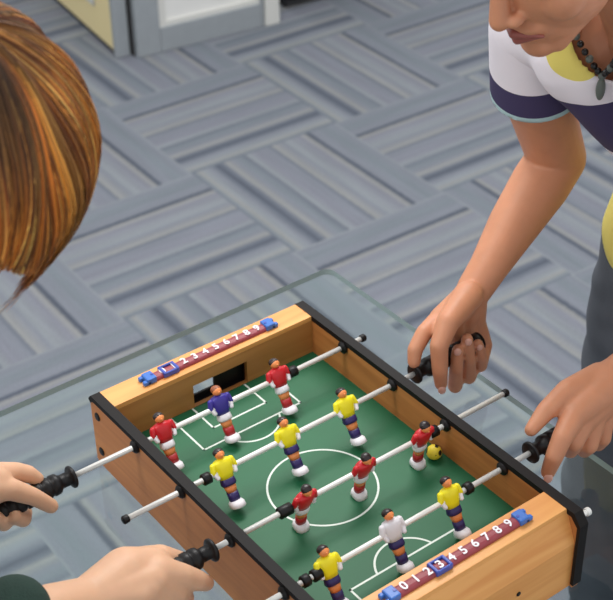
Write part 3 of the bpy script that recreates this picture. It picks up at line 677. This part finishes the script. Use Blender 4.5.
chain(bm, [(-2.883, -2.25, 0.251, 0.16), (-2.671, -2.26, -0.091, 0.12), (-2.541, -2.1, -0.374, 0.11), (-2.482, -1.96, -0.438, 0.09)])
chain(bm, [(-2.998, -2.28, 0.262, 0.15), (-2.824, -2.26, -0.111, 0.11), (-2.721, -2.1, -0.379, 0.1), (-2.675, -1.98, -0.419, 0.08)])
for yy in (-.85, -2.25): chain(bm, [(-6.7, yy, .3, .55), (-6.6, yy, -4.2, .42), (-6.7, yy, -8.3, .28)])
gb = child(fuse('body', bm, SKG, None, .0022, 7), girl)
for s in (-1, 1):
    b = bmesh.new(); ell(b, qg(.66, s*.32, -.02), F2*.17*S, S2*.15*S, U2*.11*S); child(obj('eye', b, EYE, None, True), girl)
    b = bmesh.new(); capsule(b, qg(.84, s*.14, .2), qg(.72, s*.48, .2), .024*S, .018*S); child(obj('eyebrow', b, HAIRB, None, True), girl)
GRN = mat('dark_green_knit', (34, 58, 50), .9, bump=.5, bscale=500, var=.1, vscale=60)
b = bmesh.new()
for a, b_ in (((-5.6, -.95, 3.45, .74), (-6.7, -1.1, .5, .82)), ((-5.6, -2.1, 3.45, .74), (-6.7, -1.9, .5, .82)), ((-5.5, .1, 3.4, .47), (-5.6, -1.5, 3.7, .5)), ((-5.5, -3.1, 3.4, .47), (-5.6, -1.5, 3.7, .5))): chain(b, [a, b_])
child(fuse('sweater', b, GRN, None, .006, 6), girl)
for nm, pts, dr in (('sleeve', [(-5.5, .1, 3.4, .48), (-6.3, .45, 1.2, .45), (-5.6, .4, 1.02, .43)], 0), ('sleeve', [(-5.5, -3.1, 3.4, .48), (-6.1, -3.0, 1.3, .46), (-5.6, -2.85, 1.05, .42), (-4.85, -2.55, .82, .40), SLV], 0)):
    b = bmesh.new(); chain(b, pts); child(fuse(nm, b, GRN, None, .005, 6), girl)
b = bmesh.new(); chain(b, [(-6.7, -1.0, .3, .8), (-6.7, -2.1, .3, .8)])
for yy in (-.85, -2.25): chain(b, [(-6.7, yy, .2, .75), (-6.6, yy, -4.2, .55), (-6.7, yy, -8.45, .45)])
child(fuse('jeans', b, mat('blue_black_denim', (44, 48, 62), .9, var=.1, vscale=20), None, .007, 6), girl)
for yy in (-.85, -2.25):
    b = bmesh.new(); chain(b, [(-6.85, yy, -8.55, .32), (-6.2, yy, -8.62, .28), (-5.5, yy, -8.68, .22)]); box(b, W(-7.15, 0, 0).x, W(-5.3, 0, 0).x, W(0, yy-.26, 0).y, W(0, yy+.26, 0).y, .002, .02)
    child(fuse('shoe', b, SHOE, None, .005, 5), girl)
# ---- hair of long strands swept from the crown
def hair_mat():
    m = bpy.data.materials.new('orange_brown_hair'); m.use_nodes = True; nt = m.node_tree; b = nt.nodes['Principled BSDF']
    at = nt.nodes.new('ShaderNodeVertexColor'); at.layer_name = 'tint'; nt.links.new(at.outputs[0], b.inputs['Base Color'])
    b.inputs['Roughness'].default_value = .45; b.inputs['Specular IOR Level'].default_value = .3; b.inputs['Anisotropic'].default_value = .4
    return m
HM = hair_mat()
HC = qg(-.08, 0, .02)
# ---- hair shape parameters
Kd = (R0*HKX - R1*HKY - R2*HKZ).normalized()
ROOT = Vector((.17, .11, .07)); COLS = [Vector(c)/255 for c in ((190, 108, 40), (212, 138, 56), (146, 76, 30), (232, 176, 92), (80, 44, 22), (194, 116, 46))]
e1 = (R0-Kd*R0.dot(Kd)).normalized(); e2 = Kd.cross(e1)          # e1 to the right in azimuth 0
def surf(az, th, rad):
    d = Kd*math.cos(th)+(e1*math.cos(az)+e2*math.sin(az))*math.sin(th)
    # ellipsoid of hair volume in head axes
    A, B_, C_ = HRX*S, HRY*S, HRZ*S
    f, s, u = d.dot(F2), d.dot(S2), d.dot(U2)
    r = 1/math.sqrt((f/A)**2+(s/B_)**2+(u/C_)**2)
    return HC+d*r*rad
def face_sector(az, th):
    d = Kd*math.cos(th)+(e1*math.cos(az)+e2*math.sin(az))*math.sin(th)
    return d
def strand_mesh(n, rad0, rad1, thick, seg=16, seed=1):
    rnd = random.Random(seed); b = bmesh.new(); lay = b.loops.layers.color.new('tint')
    k = 0
    while k < n:
        az = rnd.uniform(-math.pi, math.pi); rad = rnd.uniform(rad0, rad1)
        clump = noise.noise(Vector((math.cos(az)*5, math.sin(az)*5, seed)))
        thm = math.radians(HEND+rnd.uniform(-9, 7)+8*clump)
        cc = COLS[int((noise.noise(Vector((math.cos(az)*9, math.sin(az)*9, 3+rad*6)))+.5)*6) % 6].lerp(rnd.choice(COLS), .55)*rnd.uniform(.7, 1.2)
        th0 = math.radians(rnd.uniform(0, 26)); tw = HTW+rnd.uniform(-.12, .12)
        pts = []
        for j in range(seg+1):
            u = j/seg; th = th0+(thm-th0)*u
            a2 = az+tw*u*u+.05*math.sin(u*5+az*7)
            p = surf(a2, th, rad*(1+.012*math.sin(u*9+az*11)+.03*clump))
            if th > math.radians(100): p += Vector((0, 0, -.05*(th-math.radians(100))**2))
            pts.append((p, th))
        k += 1
        rings = []; last = None
        for j, (p, th) in enumerate(pts):
            d = (pts[min(j+1, seg)][0]-pts[max(j-1, 0)][0]).normalized(); out = (p-HC).normalized(); sd = d.cross(out).normalized(); o2 = sd.cross(d)
            tk = thick*(1-.65*(j/seg)**2)
            rings.append([b.verts.new(p+sd*tk*1.6), b.verts.new(p+o2*tk*.6), b.verts.new(p-sd*tk*1.6), b.verts.new(p-o2*tk*.6)])
        for j in range(seg):
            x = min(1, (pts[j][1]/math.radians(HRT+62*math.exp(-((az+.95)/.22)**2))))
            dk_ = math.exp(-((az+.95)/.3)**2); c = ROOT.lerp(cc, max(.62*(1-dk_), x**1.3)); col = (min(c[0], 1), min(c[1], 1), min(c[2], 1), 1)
            for i in range(4):
                f = b.faces.new((rings[j][i], rings[j][(i+1) % 4], rings[j+1][(i+1) % 4], rings[j+1][i]))
                for lp in f.loops: lp[lay] = col
    return b
def lin2s(v): return v
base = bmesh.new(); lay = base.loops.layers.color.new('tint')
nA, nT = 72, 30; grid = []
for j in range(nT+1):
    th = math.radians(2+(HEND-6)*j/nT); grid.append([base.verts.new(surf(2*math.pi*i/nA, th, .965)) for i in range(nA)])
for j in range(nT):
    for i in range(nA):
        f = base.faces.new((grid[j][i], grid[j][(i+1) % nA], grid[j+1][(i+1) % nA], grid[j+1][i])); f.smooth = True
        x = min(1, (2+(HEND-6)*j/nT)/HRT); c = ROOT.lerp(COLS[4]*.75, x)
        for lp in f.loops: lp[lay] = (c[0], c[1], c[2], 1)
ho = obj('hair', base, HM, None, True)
def gap_face(co):
    v = (co-qg(0, 0, 0)); f, u, s = v.dot(F2)/S, v.dot(U2)/S, v.dot(S2)/S
    return GAPF(f, s, u)
cut(ho, gap_face)
child(ho, girl)
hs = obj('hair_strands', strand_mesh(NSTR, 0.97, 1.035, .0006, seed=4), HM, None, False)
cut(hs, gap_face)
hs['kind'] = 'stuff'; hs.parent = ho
